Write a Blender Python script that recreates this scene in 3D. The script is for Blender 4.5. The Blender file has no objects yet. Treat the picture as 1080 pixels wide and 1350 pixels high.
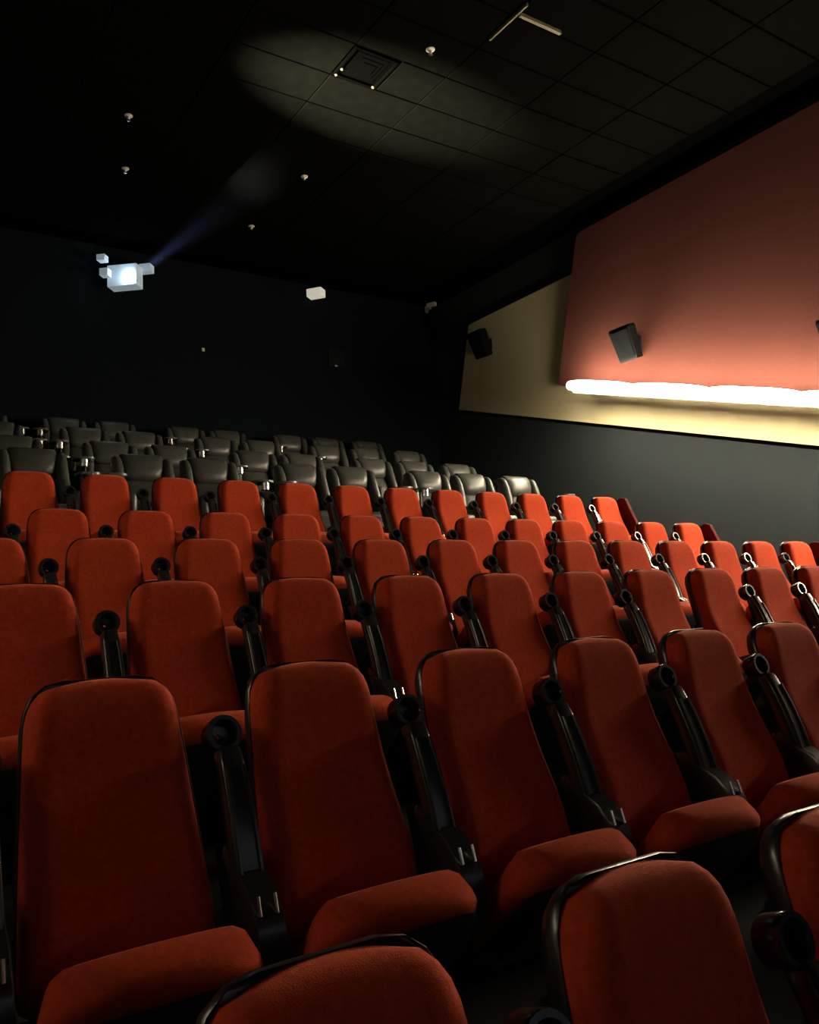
import bpy, bmesh, math, random
from mathutils import Vector, Matrix
random.seed(7)
S = bpy.context.scene
COL = S.collection
ZO = 1.75                      # height of the camera above the lowest floor

# ------------------------------------------------------------------ camera
YAW, PITCH, ROLL, FPX = 0.582, 0.107, -0.044, 1108.4
def cam_axes(y, p, r):
    f = Vector((math.sin(y)*math.cos(p), math.cos(y)*math.cos(p), math.sin(p)))
    rt = Vector((math.cos(y), -math.sin(y), 0)); up = rt.cross(f)
    return math.cos(r)*rt + math.sin(r)*up, -math.sin(r)*rt + math.cos(r)*up, f
cR, cU, cF = cam_axes(YAW, PITCH, ROLL)
cd = bpy.data.cameras.new('camera'); cam = bpy.data.objects.new('camera', cd); COL.objects.link(cam)
cd.sensor_fit = 'HORIZONTAL'; cd.sensor_width = 36.0; cd.lens = 36.0*FPX/1080.0
cd.clip_start = 0.05; cd.clip_end = 100
cam.matrix_world = Matrix(((cR.x, cU.x, -cF.x, 0), (cR.y, cU.y, -cF.y, 0), (cR.z, cU.z, -cF.z, ZO), (0, 0, 0, 1)))
S.camera = cam

# ------------------------------------------------------------------ world, exposure
w = bpy.data.worlds.new('world'); S.world = w; w.use_nodes = True
w.node_tree.nodes['Background'].inputs[0].default_value = (0.30, 0.42, 0.50, 1)
w.node_tree.nodes['Background'].inputs[1].default_value = 0.02
S.view_settings.view_transform = 'Standard'; S.view_settings.look = 'None'
S.view_settings.gamma = 1.0; S.view_settings.use_curve_mapping = False
S.view_settings.exposure = 0.0
BAR_POWER, LEFT_BAR_POWER, SCREEN_POWER = 108.0, 62.0, 0.12

# ------------------------------------------------------------------ materials
def mat(name, color, rough=0.6, metal=0.0, var=0.0, vscale=40.0, bump=0.0, bscale=200.0, sheen=0.0, spec=0.5, emit=None, estr=0.0, coat=0.0, stretch=None):
    m = bpy.data.materials.new(name); m.use_nodes = True
    nt = m.node_tree; b = nt.nodes['Principled BSDF']
    b.inputs['Base Color'].default_value = (*color, 1); b.inputs['Roughness'].default_value = rough
    b.inputs['Metallic'].default_value = metal; b.inputs['Specular IOR Level'].default_value = spec
    b.inputs['Coat Weight'].default_value = coat
    if sheen:
        b.inputs['Sheen Weight'].default_value = sheen; b.inputs['Sheen Roughness'].default_value = 0.4
        b.inputs['Sheen Tint'].default_value = (1.0, 0.35, 0.2, 1)
    if emit:
        b.inputs['Emission Color'].default_value = (*emit, 1); b.inputs['Emission Strength'].default_value = estr
    if var or bump:
        tc = nt.nodes.new('ShaderNodeTexCoord'); mp = nt.nodes.new('ShaderNodeMapping')
        nt.links.new(tc.outputs['Object'], mp.inputs[0])
        if stretch: mp.inputs['Scale'].default_value = stretch
    if var:
        n = nt.nodes.new('ShaderNodeTexNoise'); n.inputs['Scale'].default_value = vscale; n.inputs['Detail'].default_value = 4
        nt.links.new(mp.outputs[0], n.inputs['Vector'])
        r = nt.nodes.new('ShaderNodeValToRGB')
        r.color_ramp.elements[0].position = 0.3; r.color_ramp.elements[1].position = 0.7
        r.color_ramp.elements[0].color = (*[c*(1-var) for c in color], 1)
        r.color_ramp.elements[1].color = (*[min(1, c*(1+var)) for c in color], 1)
        nt.links.new(n.outputs['Fac'], r.inputs[0]); nt.links.new(r.outputs[0], b.inputs['Base Color'])
    if bump:
        n2 = nt.nodes.new('ShaderNodeTexNoise'); n2.inputs['Scale'].default_value = bscale; n2.inputs['Detail'].default_value = 3
        nt.links.new(mp.outputs[0], n2.inputs['Vector'])
        bp = nt.nodes.new('ShaderNodeBump'); bp.inputs['Strength'].default_value = bump; bp.inputs['Distance'].default_value = 0.004
        nt.links.new(n2.outputs['Fac'], bp.inputs['Height']); nt.links.new(bp.outputs[0], b.inputs['Normal'])
    return m
M = {}
M['red'] = mat('red_velour', (0.56, 0.058, 0.016), 0.9, var=0.14, vscale=60, bump=0.35, bscale=420, sheen=0.35, spec=0.15)
M['shell'] = mat('black_shell_plastic', (0.016, 0.018, 0.020), 0.28, var=0.1, vscale=30, spec=0.7)
M['arm'] = mat('black_arm_plastic', (0.024, 0.026, 0.025), 0.24, var=0.1, vscale=30, spec=0.6)
M['steel'] = mat('dark_painted_steel', (0.014, 0.015, 0.017), 0.45, var=0.1, vscale=20)
M['chrome'] = mat('brushed_metal', (0.72, 0.70, 0.66), 0.25, 1.0, var=0.06, vscale=60)
M['leather'] = mat('black_leather', (0.062, 0.063, 0.055), 0.38, var=0.15, vscale=25, bump=0.25, bscale=160, spec=0.5)
M['tray'] = mat('grey_tray_plastic', (0.10, 0.10, 0.10), 0.25, var=0.05, vscale=30)
M['carpet'] = mat('dark_carpet', (0.016, 0.016, 0.018), 0.95, var=0.35, vscale=120, bump=0.3, bscale=500, spec=0.1)
M['wall'] = mat('charcoal_wall_fabric', (0.026, 0.032, 0.034), 0.95, var=0.15, vscale=60, bump=0.2, bscale=300, spec=0.1)
M['backwall'] = mat('black_wall_paint', (0.007, 0.010, 0.012), 0.95, var=0.15, vscale=40, spec=0.0)
M['ceil'] = mat('black_ceiling_void', (0.001, 0.001, 0.001), 0.95, var=0.2, vscale=10, spec=0.0)
M['tile'] = mat('black_ceiling_tile', (0.0026, 0.0026, 0.0021), 0.95, var=0.15, vscale=6, bump=0.2, bscale=150, spec=0.0)
M['yellow'] = mat('ochre_wall_panel', (0.62, 0.55, 0.33), 0.9, var=0.06, vscale=90, bump=0.2, bscale=300, spec=0.1)
M['redpanel'] = mat('maroon_wall_panel', (0.075, 0.0235, 0.018), 0.9, var=0.08, vscale=90, bump=0.2, bscale=300, spec=0.1)
M['speaker'] = mat('black_speaker_cabinet', (0.004, 0.005, 0.0055), 0.8, var=0.1, vscale=50, spec=0.1)
M['grille'] = mat('black_speaker_cloth', (0.004, 0.005, 0.0055), 0.9, var=0.2, vscale=200, spec=0.05)
M['white'] = mat('off_white_plastic', (0.72, 0.70, 0.62), 0.5, var=0.03, vscale=30)
M['body_glow'] = mat('pale_metal_painted_glow', (0.78, 0.86, 0.90), 0.5, var=0.05, vscale=20, emit=(0.55, 0.78, 0.95), estr=0.22)  # bluish glow put into the housing material; the metal itself is no lamp
M['diff'] = mat('lit_diffuser', (0.9, 0.9, 0.85), 0.5, emit=(1.0, 0.86, 0.62), estr=BAR_POWER)
M['diff_left'] = mat('lit_diffuser_dim', (0.9, 0.9, 0.85), 0.5, emit=(1.0, 0.86, 0.62), estr=LEFT_BAR_POWER)
M['lens'] = mat('lit_lens', (0.9, 0.9, 0.9), 0.2, emit=(0.55, 0.75, 1.0), estr=30.0)
M['boxlamp'] = mat('lit_lamp_face', (0.8, 0.78, 0.7), 0.5, emit=(1.0, 0.92, 0.75), estr=0.45)
M['screen'] = mat('cinema_screen_white', (0.7, 0.7, 0.7), 0.8, emit=(0.45, 0.62, 1.0), estr=SCREEN_POWER)
M['vent'] = mat('black_vent_metal', (0.0012, 0.0012, 0.0012), 0.8, spec=0.0, var=0.1)
M['hatch'] = mat('dark_hatch_paint', (0.012, 0.016, 0.016), 0.9, spec=0.05, var=0.1)
M['rail'] = mat('tan_rail_metal', (0.16, 0.14, 0.075), 0.6, var=0.1)
M['led'] = mat('purple_step_led', (0.3, 0.2, 0.8), 0.4, emit=(0.25, 0.12, 1.0), estr=4.0)

# ------------------------------------------------------------------ mesh helpers
def new_obj(name, me, material, parent=None, loc=(0, 0, 0), rot=(0, 0, 0)):
    o = bpy.data.objects.new(name, me); COL.objects.link(o)
    if material and not me.materials: me.materials.append(material)
    o.location = loc; o.rotation_euler = rot
    if parent: o.parent = parent
    return o
def finish(bm, name, smooth=True, angle=40):
    bmesh.ops.recalc_face_normals(bm, faces=bm.faces)
    me = bpy.data.meshes.new(name); bm.to_mesh(me); bm.free()
    if smooth:
        for p in me.polygons: p.use_smooth = True
        me.set_sharp_from_angle(angle=math.radians(angle))
    return me
def rbox(bm, size, c=(0, 0, 0), bev=0.01, seg=2, rot=None):
    r = bmesh.ops.create_cube(bm, size=1.0); vs = r['verts']
    bmesh.ops.scale(bm, vec=size, verts=vs)
    if bev > 0:
        es = list({e for v in vs for e in v.link_edges})
        res = bmesh.ops.bevel(bm, geom=es, offset=bev, segments=seg, profile=0.5, affect='EDGES')
        vs = list({v for f in res['faces'] for v in f.verts} | {v for v in vs if v.is_valid})
    if rot: bmesh.ops.rotate(bm, verts=vs, cent=(0, 0, 0), matrix=rot)
    bmesh.ops.translate(bm, vec=c, verts=vs)
    return vs
def loft(bm, rings, caps=True):
    vr = [[bm.verts.new(p) for p in r] for r in rings]
    n = len(rings[0])
    for a, b in zip(vr, vr[1:]):
        for i in range(n): bm.faces.new((a[i], a[(i+1) % n], b[(i+1) % n], b[i]))
    if caps: bm.faces.new(vr[0][::-1]); bm.faces.new(vr[-1])
def lathe(bm, prof, n=20, mtx=None, closed=False):
    rings = []
    for r, z in prof:
        rings.append([bm.verts.new((mtx @ Vector((r*math.cos(2*math.pi*k/n), r*math.sin(2*math.pi*k/n), z))) if mtx else
                      (r*math.cos(2*math.pi*k/n), r*math.sin(2*math.pi*k/n), z)) for k in range(n)])
    pairs = list(zip(rings, rings[1:]))
    if closed: pairs.append((rings[-1], rings[0]))
    for a, b in pairs:
        for k in range(n): bm.faces.new((a[k], a[(k+1) % n], b[(k+1) % n], b[k]))
    if not closed:
        bm.faces.new(rings[0][::-1]); bm.faces.new(rings[-1])
def prism(bm, pts2, axis, a, b):
    """polygon pts2 extruded along axis ('x': pts are (y,z); 'y': (x,z); 'z': (x,y)) from a to b"""
    def P(p, t): return {'x': (t, p[0], p[1]), 'y': (p[0], t, p[1]), 'z': (p[0], p[1], t)}[axis]
    v0 = [bm.verts.new(P(p, a)) for p in pts2]; v1 = [bm.verts.new(P(p, b)) for p in pts2]
    n = len(pts2)
    bm.faces.new(v0[::-1]); bm.faces.new(v1)
    for i in range(n): bm.faces.new((v0[i], v0[(i+1) % n], v1[(i+1) % n], v1[i]))
def tube(bm, a, b, r, n=10):
    a = Vector(a); b = Vector(b); d = (b-a); q = d.to_track_quat('Z', 'Y').to_matrix().to_4x4(); q.translation = a
    lathe(bm, [(r, 0), (r, d.length)], n, q)
def RX(a): return Matrix.Rotation(math.radians(a), 3, 'X')
def empty(name, loc=(0, 0, 0), rz=0):
    o = bpy.data.objects.new(name, None); COL.objects.link(o); o.location = loc; o.rotation_euler = (0, 0, rz)
    o.empty_display_size = 0.1
    return o
def tag(o, label=None, cat=None, group=None, kind=None):
    if label: o['label'] = label
    if cat: o['category'] = cat
    if group: o['group'] = group
    if kind: o['kind'] = kind
    return o
def kids(o): return [c for c in ALLKIDS.get(o.name, [])]
ALLKIDS = {}
def index_kids():
    ALLKIDS.clear()
    for o in bpy.data.objects:
        if o.parent: ALLKIDS.setdefault(o.parent.name, []).append(o)
def copy_tree(o, parent=None):
    c = o.copy(); COL.objects.link(c)
    if parent: c.parent = parent; c.matrix_parent_inverse = o.matrix_parent_inverse
    for k in kids(o): copy_tree(k, c)
    return c
def delete_tree(o):
    for k in kids(o): delete_tree(k)
    bpy.data.objects.remove(o)

# ------------------------------------------------------------------ room
XL, XR, YF, YB = -2.9, 9.9, -7.5, 13.8
ZC = 6.05 + ZO
SLOPE = 0.281
ROWS = {0: (1.03, -0.45), 1: (2.254, -0.150), 2: (3.492, 0.146), 3: (4.702, 0.432), 4: (5.938, 0.737), 5: (7.115, 1.172)}
RECL = [(9.1, 1.735), (10.5, 2.14), (11.9, 2.595), (13.3, 3.03)]
SEAT_H, RECL_H = 1.15, 1.13
def box_struct(name, x0, x1, y0, y1, z0, z1, m, smooth=False):
    bm = bmesh.new(); rbox(bm, (x1-x0, y1-y0, z1-z0), ((x0+x1)/2, (y0+y1)/2, (z0+z1)/2), 0)
    return tag(new_obj(name, finish(bm, name, smooth), m), kind='structure')
edges = [YF] + [ROWS[j][0]+0.17-1.21 for j in (0,)] + [ROWS[j][0]+0.17 for j in range(6)] + [RECL[0][0]+0.3, RECL[1][0]+0.3, RECL[2][0]+0.3, YB]
heights = [0.0] + [ROWS[j][1]+ZO-SEAT_H for j in range(6)] + [r[1]+ZO-RECL_H for r in RECL]
for k, h in enumerate(heights):
    box_struct('floor', XL, XR, edges[k], edges[k+1], -0.3, h, M['carpet'])
box_struct('wall_right', XR, XR+0.2, YF, YB, -0.3, ZC+0.2, M['wall'])
box_struct('wall_left', XL-0.2, XL, YF, YB, -0.3, ZC+0.2, M['wall'])
box_struct('wall_back', XL-0.2, XR+0.2, YB, YB+0.2, -0.3, ZC+0.2, M['backwall'])
box_struct('wall_front', XL-0.2, XR+0.2, YF-0.2, YF, -0.3, ZC+0.2, M['backwall'])
ceiling = box_struct('ceiling', XL, XR, YF, YB, ZC+0.02, ZC+0.2, M['ceil'])
# ceiling tiles 1.2 x 0.6, joints recessed, grid through x = 4.40 and y = 7.93
bm = bmesh.new(); rbox(bm, (1.185, 0.575, 0.025), (0, 0, 0), 0.006, 1)
tile_me = finish(bm, 'ceiling_tile', False)
bm = bmesh.new(); rbox(bm, (0.585, 0.575, 0.025), (0, 0, 0), 0.006, 1)
half_me = finish(bm, 'ceiling_half_tile', False)
VX, VY = 4.40+0.295, 7.93-0.295
ix0, ix1 = -4, 3
for ix in range(ix0, ix1+1):
    for iy in range(-8, 10):
        cx, cy = 4.40+1.2*ix+0.6, 7.93+0.6*iy+0.3-0.6
        if cy > YB-0.3: continue
        if ix == 0 and iy == 0:
            t = new_obj('tile', half_me, M['tile'], ceiling, (4.40+0.9, cy, ZC+0.0125))
        else:
            t = new_obj('tile', tile_me, M['tile'], ceiling, (cx, cy, ZC+0.0125+random.uniform(-0.003, 0.003)))

# right wall panels --------------------------------------------------
def zline(y, y0, z0): return z0 + SLOPE*(y-y0)
def wall_panels(side):
    sgn = 1 if side == 'right' else -1
    X = (lambda x: x) if side == 'right' else (lambda x: XL+XR-x)
    # ochre panel
    yb, zb = 12.99, 3.727
    top = 5.31
    pts = [(-2.0, zline(-2.0, yb, zb)+ZO), (yb, zb+ZO), (yb-(top-zb)*SLOPE, top+ZO), (-2.0, top+ZO)]
    bm = bmesh.new(); prism(bm, pts, 'x', X(9.82), X(9.9)); o = new_obj('wall_panel', finish(bm, 'ochre_panel', False), M['yellow'])
    tag(o, 'ochre fabric panel with slanted lower edge on the dark side wall' if side == 'right' else 'ochre fabric panel on the opposite side wall', 'wall panel')
    yb, zb = 9.80, 3.400
    top = 5.72
    ty = yb-(top-zb)*SLOPE
    pts = [(-2.0, zline(-2.0, yb, zb)+ZO), (yb, zb+ZO), (ty+0.06, top-0.12+ZO), (ty+0.03, top-0.04+ZO), (ty-0.06, top+ZO), (-2.0, top+ZO)]
    bm = bmesh.new(); prism(bm, pts, 'x', X(9.45), X(9.818)); o = new_obj('wall_panel', finish(bm, 'maroon_panel', False), M['redpanel'])
    tag(o, 'large maroon panel standing proud of the ochre panel above the light strip' if side == 'right' else 'large maroon panel on the opposite side wall', 'wall panel')
    # light strip
    L = 1.295; ang = math.atan(SLOPE); bx = 9.10
    y, z = 9.211, 3.218
    dy, dz = math.cos(ang)*L, math.sin(ang)*L
    rs = 1.0 if side == 'right' else 0.14
    for k in (range(7) if side == 'right' else range(3, 6)):
        cy, cz = y-dy*(k+0.5), z-dz*(k+0.5)
        root = empty('strip_light', (X(bx), cy, cz+ZO)); root.rotation_euler = (ang, 0, 0)
        bm = bmesh.new(); rq = Matrix.Rotation(math.radians(-90), 4, 'X'); hl = L/2
        prof = [(a, s_*(hl-b)) for s_, lst in ((-1, 1), (1, -1)) for a, b in ((0.045*rs, 0.006), (0.062*rs, 0.02), (0.072*rs, 0.08), (0.082*rs, 0.18), (0.090*rs, 0.36))[::lst]]
        lathe(bm, prof, 18, rq)
        new_obj('diffuser', finish(bm, 'strip_diffuser'), M['diff'] if side == 'right' else M['diff_left'], root)
        bm = bmesh.new(); rbox(bm, (0.02, L-0.01, 0.15), (sgn*0.115, 0, -0.028), 0.004, 1)  # channel shaped as an added baffle, shading the ochre panel from the tube
        new_obj('shade_channel', finish(bm, 'strip_channel'), M['white'], root)
        for s in (-0.42, 0.42):
            bm = bmesh.new(); rbox(bm, (0.215, 0.04, 0.02), (sgn*0.2335, s, 0.05), 0.004, 1)
            new_obj('bracket', finish(bm, 'strip_bracket'), M['steel'], root)
        if side == 'right':
            lab = ['glowing tube at the upper end of the light strip under the maroon panel', 'second glowing tube down the sloping light strip under the maroon panel',
                   'third glowing tube down the sloping light strip under the maroon panel', 'fourth glowing tube down the sloping light strip under the maroon panel'][k] if k < 4 else '%s glowing tube down the sloping light strip under the maroon panel' % ['fifth', 'sixth', 'seventh', 'eighth'][k-4]
            tag(root, lab, 'strip light', 'glowing tubes of the wall light strip')
        else:
            tag(root, 'dim tube, %s from the back, in the opposite wall light strip' % ['first', 'second', 'third', 'fourth', 'fifth', 'sixth', 'seventh', 'eighth'][k], 'strip light', 'dim tubes on the opposite wall')
wall_panels('right'); wall_panels('left')

# cinema screen at the front
root = empty('cinema_screen', (3.5, YF, 1.2))
bm = bmesh.new(); rbox(bm, (11.0, 0.03, 4.6), (0, 0.10, 2.3), 0)
new_obj('screen_surface', finish(bm, 'screen_surface', False), M['screen'], root)
bm = bmesh.new()
for (sx, sz, cx, cz) in ((11.3, 0.15, 0, -0.075), (11.3, 0.15, 0, 4.675), (0.15, 4.6, -5.575, 2.3), (0.15, 4.6, 5.575, 2.3)):
    rbox(bm, (sx, 0.12, sz), (cx, 0.06, cz), 0)
new_obj('screen_frame', finish(bm, 'screen_frame', False), M['steel'], root)
tag(root, 'wide cinema screen on the front wall facing the seats', 'screen')

# ------------------------------------------------------------------ red cinema seat
RA = math.radians(18.0)
UPV = Vector((0, math.sin(RA), math.cos(RA))); FWD = Vector((0, -math.cos(RA), math.sin(RA)))
TOP = Vector((0, 0, SEAT_H))
def bp(x, along, fwd): return TOP + Vector((x, 0, 0)) + UPV*along + FWD*fwd
BACK_L = 0.74
def half_w(t, grow=0.0):
    W = 0.176 + 0.055*(min(max(t, 0), BACK_L)/BACK_L)**0.75
    r = 0.125
    if t < r:
        k = max(0.0, 1-(1-t/r)**2.6)**(1/2.6)
        W = W*0.50 + (W*0.50)*k
    rb = 0.10
    if t > BACK_L-rb:
        q = (t-(BACK_L-rb))/rb
        W = W*(0.72 + 0.28*max(0.0, 1-q**2.4)**(1/2.4))
    return W + grow
def back_mesh():
    bm = bmesh.new(); nu, nv = 16, 22
    def prof(t):      # forward bulge along the height: head roll, shallow hollow, lumbar
        return 0.012*math.exp(-((t-0.10)/0.09)**2) - 0.010*math.exp(-((t-0.30)/0.12)**2) + 0.028*math.exp(-((t-0.56)/0.15)**2)
    grid = []
    for j in range(nv+1):
        q = j/nv; t = BACK_L*(q if 0.15 < q < 0.85 else q)
        # denser at the ends
        q2 = 0.5-0.5*math.cos(math.pi*q); t = BACK_L*(0.55*q2+0.45*q)
        Wt = half_w(t)
        edge_v = min(1.0, min(t, BACK_L-t)/0.075)
        ev = (1-(1-edge_v)**2.2)**(1/2.2)
        row = []
        for i in range(nu+1):
            u = -1+2*i/nu; us = math.sin(u*math.pi/2)*0.4+u*0.6
            dist = (1-abs(us))*Wt
            eu = min(1.0, dist/0.06); eu = (1-(1-eu)**2.2)**(1/2.2)
            th = 0.058*min(ev, 1)*eu
            bol = 0.003*math.exp(-((abs(us)-0.78)/0.16)**2)*ev*eu
            # arch of the top edge
            arch = -0.010*(us*us) * max(0, 1-t/0.2)
            row.append(bm.verts.new(bp(us*Wt, -t+arch, th + (prof(t)*0.9+bol)*min(ev, eu) - 0.035)))
        grid.append(row)
    back = [[bm.verts.new(TOP + (v.co-TOP) - FWD*((v.co-TOP).dot(FWD)+0.040)) for v in r] for r in grid]
    for j in range(nv):
        for i in range(nu):
            bm.faces.new((grid[j][i], grid[j][i+1], grid[j+1][i+1], grid[j+1][i]))
            bm.faces.new((back[j][i], back[j+1][i], back[j+1][i+1], back[j][i+1]))
    for j in range(nv):
        bm.faces.new((grid[j][0], grid[j+1][0], back[j+1][0], back[j][0]))
        bm.faces.new((grid[j][nu], back[j][nu], back[j+1][nu], grid[j+1][nu]))
    for i in range(nu):
        bm.faces.new((grid[0][i], back[0][i], back[0][i+1], grid[0][i+1]))
        bm.faces.new((grid[nv][i], grid[nv][i+1], back[nv][i+1], back[nv][i]))
    return finish(bm, 'seat_back', True, 60)
def shell_mesh():
    """hard back shell: outline a little larger than the cushion, dished behind, with a rolled rim"""
    bm = bmesh.new(); n = 15; rings = []
    def ring(g, fwd, scale=1.0):
        pr = []; pl = []
        for j in range(n+1):
            q = j/n; t = -0.008*(g/0.013) + (BACK_L+0.010)*(0.5-0.5*math.cos(math.pi*q)*1.0)
            W = half_w(min(max(t, 0.0), BACK_L), g)*scale
            tc = BACK_L/2 + (t-BACK_L/2)*scale
            pr.append(bp(W, -tc, fwd)); pl.append(bp(-W, -tc, fwd))
        return pr + pl[::-1]
    rings = [ring(-0.006, -0.036), ring(0.001, -0.031), ring(0.005, -0.037), ring(0.005, -0.054), ring(0.0, -0.085, 0.97), ring(-0.02, -0.10, 0.86)]
    loft(bm, rings)
    return finish(bm, 'seat_shell', True, 50)
HINGE = Vector((0, -0.19, SEAT_H-0.84)); TIP = math.radians(42)
def cushion_frame():
    return Matrix.Translation(HINGE) @ Matrix.Rotation(-TIP, 4, 'X')
def cushion_mesh():
    """seat pad in its own frame: depth runs to -y from the hinge, z up is the sitting side"""
    bm = bmesh.new(); nu, nv = 14, 12; W, D = 0.225, 0.42; F = cushion_frame()
    top, bot = [], []
    for j in range(nv+1):
        q = j/nv; q = 0.6*q+0.4*(0.5-0.5*math.cos(math.pi*q)); y = -D*q
        ta = []; tb = []
        for i in range(nu+1):
            u = -1+2*i/nu; us = math.sin(u*math.pi/2)*0.45+u*0.55
            rc = 0.085; dfr = min(rc, D+y)
            Wq = W-rc+math.sqrt(max(0.0, rc*rc-(rc-dfr)**2))
            x = us*Wq
            dx = (1-abs(us))*Wq; dy = min(-y, D+y)
            e1 = min(1.0, dx/0.06); e2 = min(1.0, dy/0.06)
            e = (1-(1-e1)**2.2)**(1/2.2) * (1-(1-e2)**2.2)**(1/2.2)
            roll = 0.018*math.exp(-((q-0.88)/0.14)**2)
            frontbow = -0.02*(1-us*us)*q
            ta.append(bm.verts.new(F @ Vector((x, y+frontbow, 0.005+(0.055+roll)*e))))
            tb.append(bm.verts.new(F @ Vector((x, y+frontbow, -0.045*(0.35+0.65*e)))))
        top.append(ta); bot.append(tb)
    for j in range(nv):
        for i in range(nu):
            bm.faces.new((top[j][i], top[j][i+1], top[j+1][i+1], top[j+1][i])); bm.faces.new((bot[j][i], bot[j+1][i], bot[j+1][i+1], bot[j][i+1]))
        bm.faces.new((top[j][0], top[j+1][0], bot[j+1][0], bot[j][0])); bm.faces.new((top[j][nu], bot[j][nu], bot[j+1][nu], top[j+1][nu]))
    for i in range(nu):
        bm.faces.new((top[0][i], bot[0][i], bot[0][i+1], top[0][i+1])); bm.faces.new((top[nv][i], top[nv][i+1], bot[nv][i+1], bot[nv][i]))
    return finish(bm, 'seat_cushion', True, 60)
def pan_mesh():
    bm = bmesh.new(); F = cushion_frame()
    rings = []
    for z, s, d0, d1 in ((-0.044, 1.0, 0.0, 0.385), (-0.056, 0.98, 0.0, 0.375), (-0.085, 0.84, 0.03, 0.32), (-0.092, 0.74, 0.05, 0.29)):
        W = 0.215*s; r = 0.05
        pts = []
        for (cx, cy, a0) in ((W-r, -d0-r, 0), (-W+r, -d0-r, 90), (-W+r, -d1+r, 180), (W-r, -d1+r, 270)):
            for k in range(5):
                a = math.radians(a0+22.5*k); pts.append(F @ Vector((cx+r*math.cos(a), cy+r*math.sin(a), z)))
        rings.append(pts)
    loft(bm, rings)
    return finish(bm, 'seat_pan', True, 40)
ARMX = 0.288
def standard_mesh():
    bm = bmesh.new()
    pts = [(-0.30, 0.0), (-0.02, 0.0), (-0.02, 0.03), (-0.10, 0.07), (-0.10, 0.30), (-0.06, 0.52), (-0.10, 0.56), (-0.20, 0.55), (-0.30, 0.46), (-0.31, 0.36), (-0.24, 0.28), (-0.22, 0.07), (-0.30, 0.03)]
    prism(bm, pts, 'x', ARMX-0.028, ARMX+0.028)
    bmesh.ops.bevel(bm, geom=bm.edges[:], offset=0.006, segments=1, affect='EDGES')
    return finish(bm, 'seat_standard', True, 40)
def hinge_mesh(s):
    bm = bmesh.new()
    rbox(bm, (0.014, 0.14, 0.18), (s*0.235, -0.20, SEAT_H-0.79), 0.006, 2, None)
    return finish(bm, 'hinge_housing', True, 40)
# raised armrest: curved beam lying along the back plane
ARM_PTS = [(-0.235, 0.030, 0.030), (-0.28, 0.040, 0.033), (-0.36, 0.052, 0.035), (-0.45, 0.060, 0.036), (-0.54, 0.060, 0.037), (-0.600, 0.050, 0.037)]
def arm_mesh():
    bm = bmesh.new(); rings = []
    first = True
    for (al, fw, hw) in [(-0.225, 0.027, 0.022)] + ARM_PTS + [(-0.615, 0.045, 0.028)]:
        d = 0.030 if hw > 0.025 or al < -0.3 else 0.022
        ring = []
        r = 0.013
        for (cx, cf, a0) in ((hw-r, d-r, 0), (-hw+r, d-r, 90), (-hw+r, -d+r, 180), (hw-r, -d+r, 270)):
            for k in range(4):
                a = math.radians(a0+30*k); ring.append(bp(ARMX+cx+r*math.cos(a), al, fw+cf+r*math.sin(a)))
        rings.append(ring)
    loft(bm, rings)
    # shallow recessed pad along the front: a raised lip each side
    for s in (-1, 1):
        lip = []
        for (al, fw, hw) in ARM_PTS[1:-1]:
            c = bp(ARMX+s*(hw-0.011), al, fw+0.031)
            lip.append([c + Vector((0.006*math.cos(a), 0, 0)) + FWD*0.006*math.sin(a) for a in [2*math.pi*k/6 for k in range(6)]])
        loft(bm, lip)
    return finish(bm, 'arm_beam', True, 50)
def cup_mesh():
    bm = bmesh.new()
    # lathe axis along FWD, centred at the ring
    z = FWD.normalized(); x = Vector((1, 0, 0)); y = z.cross(x)
    c = bp(ARMX, -0.188, 0.005)
    Mx = Matrix(((x.x, y.x, z.x, c.x), (x.y, y.y, z.y, c.y), (x.z, y.z, z.z, c.z), (0, 0, 0, 1)))
    lathe(bm, [(0.042, -0.036), (0.046, -0.030), (0.048, 0.012), (0.049, 0.022), (0.047, 0.028), (0.036, 0.028), (0.032, 0.022), (0.029, -0.024), (0.006, -0.026), (0.006, -0.036)], 24, Mx, closed=True)
    return finish(bm, 'cup_ring', True, 40)
def pivot_mesh():
    bm = bmesh.new()
    if True:
        c = bp(ARMX-0.022, -0.615, 0.165)
        tube(bm, c - UPV*0.022, c + UPV*0.022, 0.0045, 8)
    return finish(bm, 'pivot_pins', True, 40)
def pivot_block_mesh():
    bm = bmesh.new()
    prof = [(-0.46, -0.045), (-0.46, 0.02), (-0.52, 0.075), (-0.57, 0.13), (-0.64, 0.165), (-0.72, 0.17), (-0.80, 0.12), (-0.83, 0.0), (-0.80, -0.045)]
    for_r = []
    for x, k in ((-0.040, 0.9), (-0.034, 1.0), (0.034, 1.0), (0.040, 0.9)):
        for_r.append([bp(ARMX+x, -0.65+(a+0.65)*k, 0.05+(f-0.05)*k) for a, f in prof])
    loft(bm, for_r)
    return finish(bm, 'pivot_block', True, 40)
def lowered(me, name):
    """same armrest swung down about its pivot"""
    m2 = me.copy(); m2.name = name
    c = bp(ARMX, -0.60, 0.02)
    m2.transform(Matrix.Translation(c) @ Matrix.Rotation(math.radians(100), 4, 'X') @ Matrix.Translation(-c))
    return m2
SM = dict(back=back_mesh(), shell=shell_mesh(), cushion=cushion_mesh(), pan=pan_mesh(), standard=standard_mesh(), hl=hinge_mesh(-1), hr=hinge_mesh(1),
          arm=arm_mesh(), cup=cup_mesh(), pins=pivot_mesh(), block=pivot_block_mesh())
SM['arm_down'] = lowered(SM['arm'], 'arm_beam_down'); SM['cup_down'] = lowered(SM['cup'], 'cup_ring_down')
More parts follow.
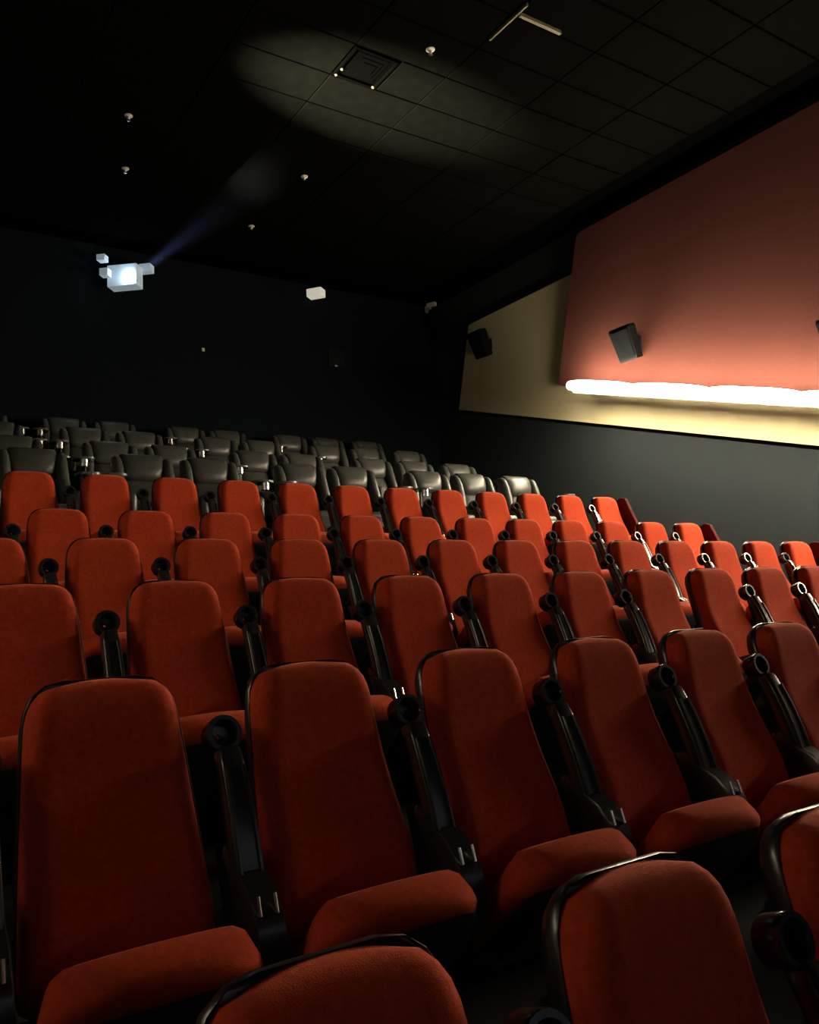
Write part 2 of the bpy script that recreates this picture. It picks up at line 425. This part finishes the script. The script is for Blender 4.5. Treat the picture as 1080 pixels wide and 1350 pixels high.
def end_panel_mesh():
    bm = bmesh.new()
    prof = [(-0.04, -0.05), (-0.03, 0.03), (-0.07, 0.09), (-0.35, 0.13), (-0.60, 0.17), (-0.80, 0.18), (-0.82, -0.05)]
    loft(bm, [[bp(x, -0.42+(a+0.42)*k, 0.05+(f-0.05)*k) for a, f in prof] for x, k in ((0.246, 0.97), (0.252, 1.0), (0.285, 1.0), (0.291, 0.97))])
    return finish(bm, 'end_panel', True, 40)
SM['endp'] = end_panel_mesh()
M['darkred'] = mat('maroon_end_panel_fabric', (0.10, 0.018, 0.014), 0.9, var=0.15, vscale=60, spec=0.1)
def seat_proto(down=False, end=False):
    r = empty('cinema_chair')
    new_obj('backrest', SM['back'], M['red'], r); new_obj('back_shell', SM['shell'], M['shell'], r)
    c = new_obj('seat_cushion', SM['cushion'], M['red'], r); new_obj('seat_pan', SM['pan'], M['shell'], c)
    new_obj('hinge_housing', SM['hl'], M['steel'], r); new_obj('hinge_housing', SM['hr'], M['steel'], r)
    if end: new_obj('end_panel', SM['endp'], M['darkred'], r)
    for dx in ([] if end else [0.0]):
        s = new_obj('standard', SM['standard'], M['steel'], r, (dx, 0, 0)); new_obj('pivot_block', SM['block'], M['arm'], s)
        a = new_obj('armrest', SM['arm_down' if down else 'arm'], M['arm'], r, (dx, 0, 0))
        new_obj('cup_holder', SM['cup_down' if down else 'cup'], M['arm'], a); new_obj('pivot_pin', SM['pins'], M['chrome'], a); new_obj('pivot_pin', SM['pins'], M['chrome'], a, (0.042, 0, 0))
    return r
protos = {'n': seat_proto(), 'd': seat_proto(True), 'e': seat_proto(end=True)}
index_kids()
COLS = {0: range(-1, 13), 1: range(-1, 13), 2: range(-1, 13), 3: range(-1, 13), 4: range(-1, 13), 5: range(-1, 13)}
NUM = ['first', 'second', 'third', 'fourth', 'fifth', 'sixth', 'seventh', 'eighth', 'ninth', 'tenth', 'eleventh', 'twelfth', 'thirteenth', 'fourteenth']
ROWTXT = {5: 'row before the black recliners'}
for j in range(5): ROWTXT[j] = NUM[5-j] + ' row before the black recliners'
for j, cols in COLS.items():
    Y, Zt = ROWS[j]
    for c in cols:
        o = copy_tree(protos['d' if (j, c) == (2, 6) else 'e' if c == 12 else 'n'])
        o.location = (0.526+0.58*c, Y, Zt+ZO-SEAT_H)
        lab = 'red cinema chair, %s column from the light-strip aisle, %s' % (NUM[12-c], ROWTXT[j])
        if c == 12: lab = 'red cinema chair with maroon end panel at the aisle, %s' % ROWTXT[j]
        elif (j, c) == (2, 6): lab = 'red cinema chair with its armrest folded down, %s' % ROWTXT[j]
        tag(o, lab, 'chair', 'red chairs of the '+ROWTXT[j])
for p in protos.values(): delete_tree(p)

# ------------------------------------------------------------------ black leather recliner
def pad(sections, n=20, p=3.2, bulge=0.0):
    """stack of superellipse sections: (centre, half-width, half-depth), capped with domes"""
    bm = bmesh.new(); rings = []
    for (c, hw, hd) in sections:
        ring = []
        for k in range(n):
            a = 2*math.pi*k/n; ca, sa = math.cos(a), math.sin(a)
            ring.append(Vector(c) + Vector((hw*math.copysign(abs(ca)**(2/p), ca), hd*math.copysign(abs(sa)**(2/p), sa), 0)))
        rings.append(ring)
    loft(bm, rings)
    return bm
def recl_meshes():
    R = {}
    tl = math.tan(math.radians(14))
    def yb(z): return (z-RECL_H)*tl           # front surface line of the back: y=0 at the top
    secs = [((0, yb(z)+0.07+o, z), w, d) for (z, w, d, o) in ((0.40, 0.19, 0.05, 0.0), (0.42, 0.215, 0.075, 0), (0.55, 0.22, 0.085, -0.01), (0.70, 0.215, 0.08, 0), (0.80, 0.205, 0.07, 0.01), (0.835, 0.19, 0.045, 0.012))]
    R['backrest'] = finish(pad(secs), 'recliner_back', True, 60)
    secs = [((0, yb(z)+0.06+o, z), w, d) for (z, w, d, o) in ((0.815, 0.16, 0.03, 0.0), (0.83, 0.180, 0.065, 0), (0.87, 0.195, 0.092, -0.012), (0.95, 0.212, 0.098, -0.018), (1.04, 0.228, 0.090, -0.010), (1.10, 0.232, 0.070, 0.01), (1.122, 0.222, 0.048, 0.02), (1.13, 0.19, 0.02, 0.025))]
    R['headrest'] = finish(pad(secs), 'recliner_headrest', True, 60)
    for s in (-1, 1):
        secs = [((s*x, yb(z)+0.05+o, z), w, d) for (z, x, w, d, o) in ((0.36, 0.302, 0.04, 0.08, -0.02), (0.38, 0.300, 0.055, 0.11, -0.02), (0.60, 0.290, 0.062, 0.115, -0.02), (0.80, 0.272, 0.064, 0.11, -0.015), (0.95, 0.268, 0.058, 0.10, -0.01), (1.04, 0.272, 0.050, 0.085, 0.0), (1.075, 0.274, 0.040, 0.065, 0.01), (1.09, 0.274, 0.022, 0.035, 0.015))]
        R['wing%d' % s] = finish(pad(secs, 16, 2.6), 'recliner_wing', True, 60)
        bm = bmesh.new(); rbox(bm, (0.105, 0.60, 0.26), (s*0.305, -0.44, 0.47), 0.045, 4)
        R['arm%d' % s] = finish(bm, 'recliner_arm', True, 50)
    bm = bmesh.new(); rbox(bm, (0.49, 0.56, 0.17), (0, -0.45, 0.385), 0.05, 4); R['seat'] = finish(bm, 'recliner_seat', True, 50)
    bm = bmesh.new(); rbox(bm, (0.48, 0.09, 0.28), (0, -0.765, 0.26), 0.035, 3); R['foot'] = finish(bm, 'recliner_footrest', True, 50)
    bm = bmesh.new(); rbox(bm, (0.70, 0.86, 0.30), (0, -0.28, 0.15), 0.02, 2); R['base'] = finish(bm, 'recliner_base', True, 50)
    bm = bmesh.new(); rbox(bm, (0.56, 0.06, 0.66), (0, yb(0.70)+0.195, 0.70), 0.025, 2, RX(-14)); R['shell'] = finish(bm, 'recliner_back_shell', True, 50)
    for s in (-1, 1):
        # swivel tray: kidney plate with a metal cup ring under it
        bm = bmesh.new(); pts = []
        for k in range(20):
            a = 2*math.pi*k/20; pts.append((s*0.42+0.115*math.copysign(abs(math.cos(a))**0.7, math.cos(a)), -0.50+0.15*math.copysign(abs(math.sin(a))**0.7, math.sin(a))))
        prism(bm, pts, 'z', 0.775, 0.797)
        R['tray%d' % s] = finish(bm, 'tray_top', True, 40)
        bm = bmesh.new(); lathe(bm, [(0.040, 0.69), (0.044, 0.692), (0.046, 0.7755), (0.040, 0.7755), (0.038, 0.70), (0.004, 0.70), (0.004, 0.69)], 18, Matrix.Translation((s*0.43, -0.58, 0)), closed=True)
        R['cup%d' % s] = finish(bm, 'tray_cup', True, 40)
        bm = bmesh.new(); tube(bm, (s*0.385, -0.40, 0.25), (s*0.385, -0.40, 0.7755), 0.018, 10); rbox(bm, (0.05, 0.10, 0.05), (s*0.37, -0.40, 0.27), 0.01, 1)
        R['post%d' % s] = finish(bm, 'tray_post', True, 40)
    return R
RM = recl_meshes()
def recl_proto(tray):
    r = empty('recliner')
    new_obj('base', RM['base'], M['steel'], r); new_obj('seat_cushion', RM['seat'], M['leather'], r); new_obj('footrest', RM['foot'], M['leather'], r)
    new_obj('backrest', RM['backrest'], M['leather'], r); new_obj('headrest', RM['headrest'], M['leather'], r); new_obj('back_shell', RM['shell'], M['shell'], r)
    for s in (-1, 1):
        new_obj('wing', RM['wing%d' % s], M['leather'], r); new_obj('armrest', RM['arm%d' % s], M['leather'], r)
    if tray:
        t = new_obj('tray_table', RM['tray%d' % tray], M['tray'], r); new_obj('cup_holder', RM['cup%d' % tray], M['chrome'], t); new_obj('tray_post', RM['post%d' % tray], M['steel'], t)
    return r
rp = {1: recl_proto(1), -1: recl_proto(-1), 0: recl_proto(0)}
index_kids()
RX_COLS = [(7.86, 1), (7.035, 0), (6.285, -1), (5.14, 1), (4.425, -1), (3.295, 1), (2.55, -1), (1.45, 1), (0.73, -1)]
RTXT = ['front recliner row', 'second recliner row', 'third recliner row', 'rearmost recliner row']
for k, (Y, Zt) in enumerate(RECL):
    for i, (x, tr) in enumerate(RX_COLS):
        o = copy_tree(rp[tr]); o.location = (x, Y, Zt+ZO-RECL_H)
        lab = 'black leather recliner, %s from the light-strip wall, %s' % (NUM[i], RTXT[k])
        if i == 0: lab = 'black leather recliner at the light-strip wall end of the %s' % RTXT[k]
        tag(o, lab, 'recliner', 'black recliners of the '+RTXT[k])
for p in rp.values(): delete_tree(p)

# ------------------------------------------------------------------ wall speakers
def speaker(y, z, x_wall, label):
    r = empty('wall_speaker', (x_wall, y, z+ZO))
    bm = bmesh.new()
    T = Matrix.Translation((-0.20, 0, 0)) @ Matrix.Rotation(math.radians(-20), 4, 'Y')
    # front toward -x; plan trapezoid (wide at the front), narrower towards the bottom
    def sec(zz, s):
        s *= 0.88; zz *= 0.88
        return [T @ Vector((-0.15*s, -0.215*s, zz)), T @ Vector((-0.15*s, 0.215*s, zz)), T @ Vector((0.13*s, 0.13*s, zz)), T @ Vector((0.13*s, -0.13*s, zz))]
    loft(bm, [sec(-0.29, 0.80), sec(-0.27, 0.86), sec(0.24, 1.0), sec(0.28, 0.93)])
    new_obj('cabinet', finish(bm, 'speaker_cabinet', False), M['speaker'], r)
    bm = bmesh.new()
    vs = [T @ Vector(p) for p in ((-0.122, -0.14, -0.205), (-0.122, 0.14, -0.205), (-0.134, 0.16, 0.19), (-0.134, -0.16, 0.19))]
    off = T.to_3x3() @ Vector((-0.012, 0, 0))
    loft(bm, [vs, [v+off for v in vs]])
    new_obj('grille', finish(bm, 'speaker_grille', False), M['grille'], r)
    bm = bmesh.new(); tube(bm, (0.0, 0, 0.0), (-0.16, 0, 0.0), 0.03, 10); rbox(bm, (0.02, 0.14, 0.20), (-0.01, 0, 0), 0.003, 1)
    new_obj('bracket', finish(bm, 'speaker_bracket'), M['steel'], r)
    tag(r, label, 'speaker', 'wall speakers on the light-strip wall')
speaker(11.93, 4.74, 9.82, 'black wedge speaker on the bare ochre end of the wall panel')
speaker(8.10, 3.60, 9.45, 'black wedge speaker on the maroon panel above the uppermost light tubes')
speaker(5.0, 2.79, 9.45, 'black wedge speaker on the maroon panel above the fourth light tube')

# ------------------------------------------------------------------ projector and small fittings on the back wall
def wbox(name, parent, size, c, m, yaw=0, bev=0.006):
    bm = bmesh.new(); rbox(bm, size, (0, 0, 0), bev, 1)
    return new_obj(name, finish(bm, name, True, 30), m, parent, c, (0, 0, yaw))
PYAW = math.radians(-40)
r = empty('projector', (3.53, YB, 5.47+ZO))
body = wbox('body', r, (0.50, 0.24, 0.36), (0.0, -0.30, 0), M['body_glow'], PYAW)
wbox('wall_mount', r, (0.16, 0.14, 0.12), (0.0, -0.065, 0.0), M['steel'])
wbox('side_flap', r, (0.20, 0.16, 0.13), (0.34, -0.33, 0.20), M['body_glow'], PYAW)
wbox('side_flap', r, (0.14, 0.14, 0.10), (-0.37, -0.36, 0.23), M['body_glow'], PYAW)
wbox('side_flap', r, (0.14, 0.14, 0.12), (-0.33, -0.38, -0.01), M['body_glow'], PYAW)
bm = bmesh.new(); lathe(bm, [(0.08, 0.0), (0.085, 0.06), (0.07, 0.10), (0.02, 0.11)], 20, Matrix.Translation((0.03, -0.44, -0.05)) @ Matrix.Rotation(PYAW*0.25, 4, 'Z') @ Matrix.Rotation(math.radians(90), 4, 'X'))
new_obj('lens', finish(bm, 'projector_lens'), M['lens'], r)
tag(r, 'pale projector with glowing blue-white lens high on the black back wall', 'projector')

r = empty('emergency_light', (7.08, YB, 5.85+ZO))
wbox('housing', r, (0.30, 0.20, 0.15), (0, -0.17, 0), M['boxlamp'], math.radians(-52)); wbox('wall_plate', r, (0.12, 0.06, 0.10), (0, -0.03, 0), M['white'])
tag(r, 'small white box light high on the black back wall', 'light')
r = empty('security_camera', (9.72, YB, 6.0+ZO))
wbox('camera_body', r, (0.09, 0.20, 0.09), (-0.02, -0.22, 0.05), M['white'], math.radians(25)); wbox('wall_arm', r, (0.035, 0.16, 0.035), (0, -0.08, -0.01), M['white']); wbox('base_plate', r, (0.08, 0.02, 0.14), (0, -0.01, 0), M['white'])
tag(r, 'small white camera on a bracket in the back wall corner', 'camera')
r = empty('wall_hatch', (7.56, YB, 4.71+ZO))
wbox('hatch_door', r, (0.36, 0.03, 0.38), (0, -0.015, 0), M['hatch']); wbox('latch', r, (0.05, 0.02, 0.03), (-0.03, -0.04, -0.17), M['white'], 0, 0.003)
tag(r, 'dark square hatch with a white latch on the back wall', 'hatch')
o = wbox('wall_switch', None, (0.05, 0.02, 0.06), (4.93, YB-0.01, 4.526+ZO), M['white'], 0, 0.004)
tag(o, 'tiny white switch on the black back wall below the projector', 'switch')

# projector beam: a thin haze cone lit by the projector's own lamp
P0 = Vector((3.60, 13.22, 5.40+ZO)); BD = Vector((0, -1, -0.144)).normalized()
ld = bpy.data.lights.new('projector_lamp', 'SPOT'); ld.energy = 450; ld.color = (0.25, 0.35, 1.0); ld.spot_size = math.radians(4.4); ld.spot_blend = 0.6; ld.shadow_soft_size = 0.03
lo = bpy.data.objects.new('projector_lamp', ld); COL.objects.link(lo); lo.location = P0 + BD*0.02; lo.rotation_euler = BD.to_track_quat('-Z', 'Y').to_euler()
bm = bmesh.new(); q = BD.to_track_quat('Z', 'Y').to_matrix().to_4x4(); q.translation = P0 + BD*0.15
lathe(bm, [(0.05, 0.0), (0.05+6.0*math.tan(math.radians(2.3)), 6.0)], 24, q)
hz = bpy.data.materials.new('thin_haze'); hz.use_nodes = True; nt = hz.node_tree; nt.nodes.remove(nt.nodes['Principled BSDF'])
vs = nt.nodes.new('ShaderNodeVolumeScatter'); vs.inputs['Density'].default_value = 0.05; vs.inputs['Color'].default_value = (0.8, 0.85, 1, 1); vs.inputs['Anisotropy'].default_value = 0.3
tc = nt.nodes.new('ShaderNodeTexCoord'); sx = nt.nodes.new('ShaderNodeSeparateXYZ'); nt.links.new(tc.outputs['Generated'], sx.inputs[0])
pw = nt.nodes.new('ShaderNodeMath'); pw.operation = 'POWER'; pw.inputs[1].default_value = 2.2; nt.links.new(sx.outputs['Y'], pw.inputs[0])
mu = nt.nodes.new('ShaderNodeMath'); mu.operation = 'MULTIPLY'; mu.inputs[1].default_value = 0.12; nt.links.new(pw.outputs[0], mu.inputs[0]); nt.links.new(mu.outputs[0], vs.inputs['Density'])
nt.links.new(vs.outputs[0], nt.nodes['Material Output'].inputs['Volume'])
o = new_obj('projector_beam_haze', finish(bm, 'beam_haze', True, 40), hz); tag(o, 'faint blue haze in the projector beam under the ceiling', 'haze', kind='stuff')

# ------------------------------------------------------------------ ceiling fittings
r = empty('air_vent', (VX, VY, ZC))
bm = bmesh.new()
for (sx, sy, cx, cy) in ((0.56, 0.03, 0, 0.265), (0.56, 0.03, 0, -0.265), (0.03, 0.50, 0.265, 0), (0.03, 0.50, -0.265, 0)): rbox(bm, (sx, sy, 0.03), (cx, cy, 0.0), 0.004, 1)
new_obj('vent_frame', finish(bm, 'vent_frame'), M['vent'], r)
for k, h in enumerate((0.20, 0.145, 0.09)):
    bm = bmesh.new()
    z = 0.012-0.012*k
    loft(bm, [[Vector((sx*h, sy*h, z)) for sx, sy in ((-1, -1), (1, -1), (1, 1), (-1, 1))], [Vector((sx*(h-0.045), sy*(h-0.045), z+0.008)) for sx, sy in ((-1, -1), (1, -1), (1, 1), (-1, 1))]])
    new_obj('vent_louver', finish(bm, 'vent_louver', False), M['vent'], r)
for (dx, dy) in ((-0.25, 0.25), (-0.24, 0.13), (0.24, 0.25)):
    bm = bmesh.new(); lathe(bm, [(0.014, -0.022), (0.018, -0.010), (0.010, 0.0)], 10); new_obj('screw', finish(bm, 'vent_screw'), M['rail'], r, (dx, dy, 0.0))
tag(r, 'square black air vent set between the ceiling tiles', 'vent')
def sprinkler(x, y, label, dark=False):
    r = empty('sprinkler', (x, y, ZC))
    bm = bmesh.new(); lathe(bm, [(0.05, 0.0), (0.05, -0.008), (0.02, -0.02), (0.014, -0.05), (0.010, -0.055)], 16); new_obj('escutcheon', finish(bm, 'sprinkler_base'), M['white'], r)
    bm = bmesh.new(); lathe(bm, [(0.022, -0.0552), (0.026, -0.063), (0.008, -0.066)], 16); new_obj('deflector', finish(bm, 'sprinkler_deflector'), M['chrome'], r)
    tag(r, label, 'sprinkler', 'white ceiling sprinklers')
sprinkler(5.15, 7.0, 'white sprinkler on the ceiling tile beside the air vent')
sprinkler(5.15, 10.15, 'white sprinkler on the ceiling, next past the air vent towards the back wall')
sprinkler(5.10, 11.95, 'white sprinkler on the ceiling nearest the back wall')
sprinkler(2.63, 9.84, 'small sprinkler on the dark ceiling above the projector beam')
sprinkler(2.92, 11.11, 'small sprinkler on the dark ceiling just in front of the projector')
r = empty('ceiling_track', (5.62, 6.06, ZC))
bm = bmesh.new(); rbox(bm, (0.025, 0.62, 0.04), (-0.02, 0.15, -0.02), 0.004, 1); new_obj('rail', finish(bm, 'track_rail'), M['rail'], r)
bm = bmesh.new(); rbox(bm, (0.58, 0.04, 0.04), (0.30, 0.0, -0.02), 0.004, 1); new_obj('rail', finish(bm, 'track_rail'), M['rail'], r)
tag(r, 'pale metal ceiling rail forming a T on the tiles', 'ceiling rail')

# purple step lights beside the aisle
SL = bp(0.2685, -0.60, 0.176)
for (x, y, z, rx, lab) in ((8.165, 8.352, RECL[0][1]-RECL_H+0.47, 0, 'tiny purple light on the armrest of the end recliner in the front recliner row'),
                       (0.526+0.58*12+SL.x, ROWS[5][0]+SL.y, ROWS[5][1]-SEAT_H+SL.z, RA, 'tiny purple light on the end panel of the row before the recliners'),
                       (0.526+0.58*12+SL.x, ROWS[4][0]+SL.y, ROWS[4][1]-SEAT_H+SL.z, RA, 'tiny purple light on the end panel of the second row before the recliners')):
    bm = bmesh.new(); rbox(bm, (0.024, 0.02, 0.018), (0, 0, 0), 0.004, 1)
    o = new_obj('step_light', finish(bm, 'step_light'), M['led'], None, (x, y, z+ZO), (-rx, 0, 0)); tag(o, lab, 'light', 'purple aisle lights')

# added fill lamp, out of view on the left wall, brightening the ceiling tiles
U0 = Vector((-2.60, 7.8, 1.6+ZO)); UT = Vector((5.05, 8.1, ZC)); UD = (UT-U0).normalized()
r = empty('added_spotlight', (XL, 7.8, 1.6+ZO))
wbox('wall_plate', r, (0.03, 0.14, 0.20), (0.015, 0, 0), M['steel']); bm = bmesh.new(); tube(bm, (0.02, 0, 0), (0.22, 0, 0), 0.02, 10); new_obj('bracket', finish(bm, 'spot_bracket'), M['steel'], r)
bm = bmesh.new(); q = UD.to_track_quat('Z', 'Y').to_matrix().to_4x4(); q.translation = Vector((0.30, 0, 0)) - UD*0.12
lathe(bm, [(0.05, 0.0), (0.07, 0.04), (0.075, 0.18), (0.068, 0.18), (0.06, 0.06), (0.004, 0.055), (0.004, 0.0)], 20, q, closed=True)
new_obj('spot_head', finish(bm, 'spot_head'), M['steel'], r)
tag(r, 'added black fill lamp on the opposite side wall brightening the ceiling tiles', 'added_spotlight')
sd = bpy.data.lights.new('added_spot_lamp', 'SPOT'); sd.energy = 62000; sd.color = (1.0, 0.92, 0.66); sd.spot_size = math.radians(14.5); sd.spot_blend = 1.0; sd.shadow_soft_size = 0.04
so = bpy.data.objects.new('added_spot_lamp', sd); COL.objects.link(so); so.location = U0 + UD*0.10; so.rotation_euler = UD.to_track_quat('-Z', 'Y').to_euler()
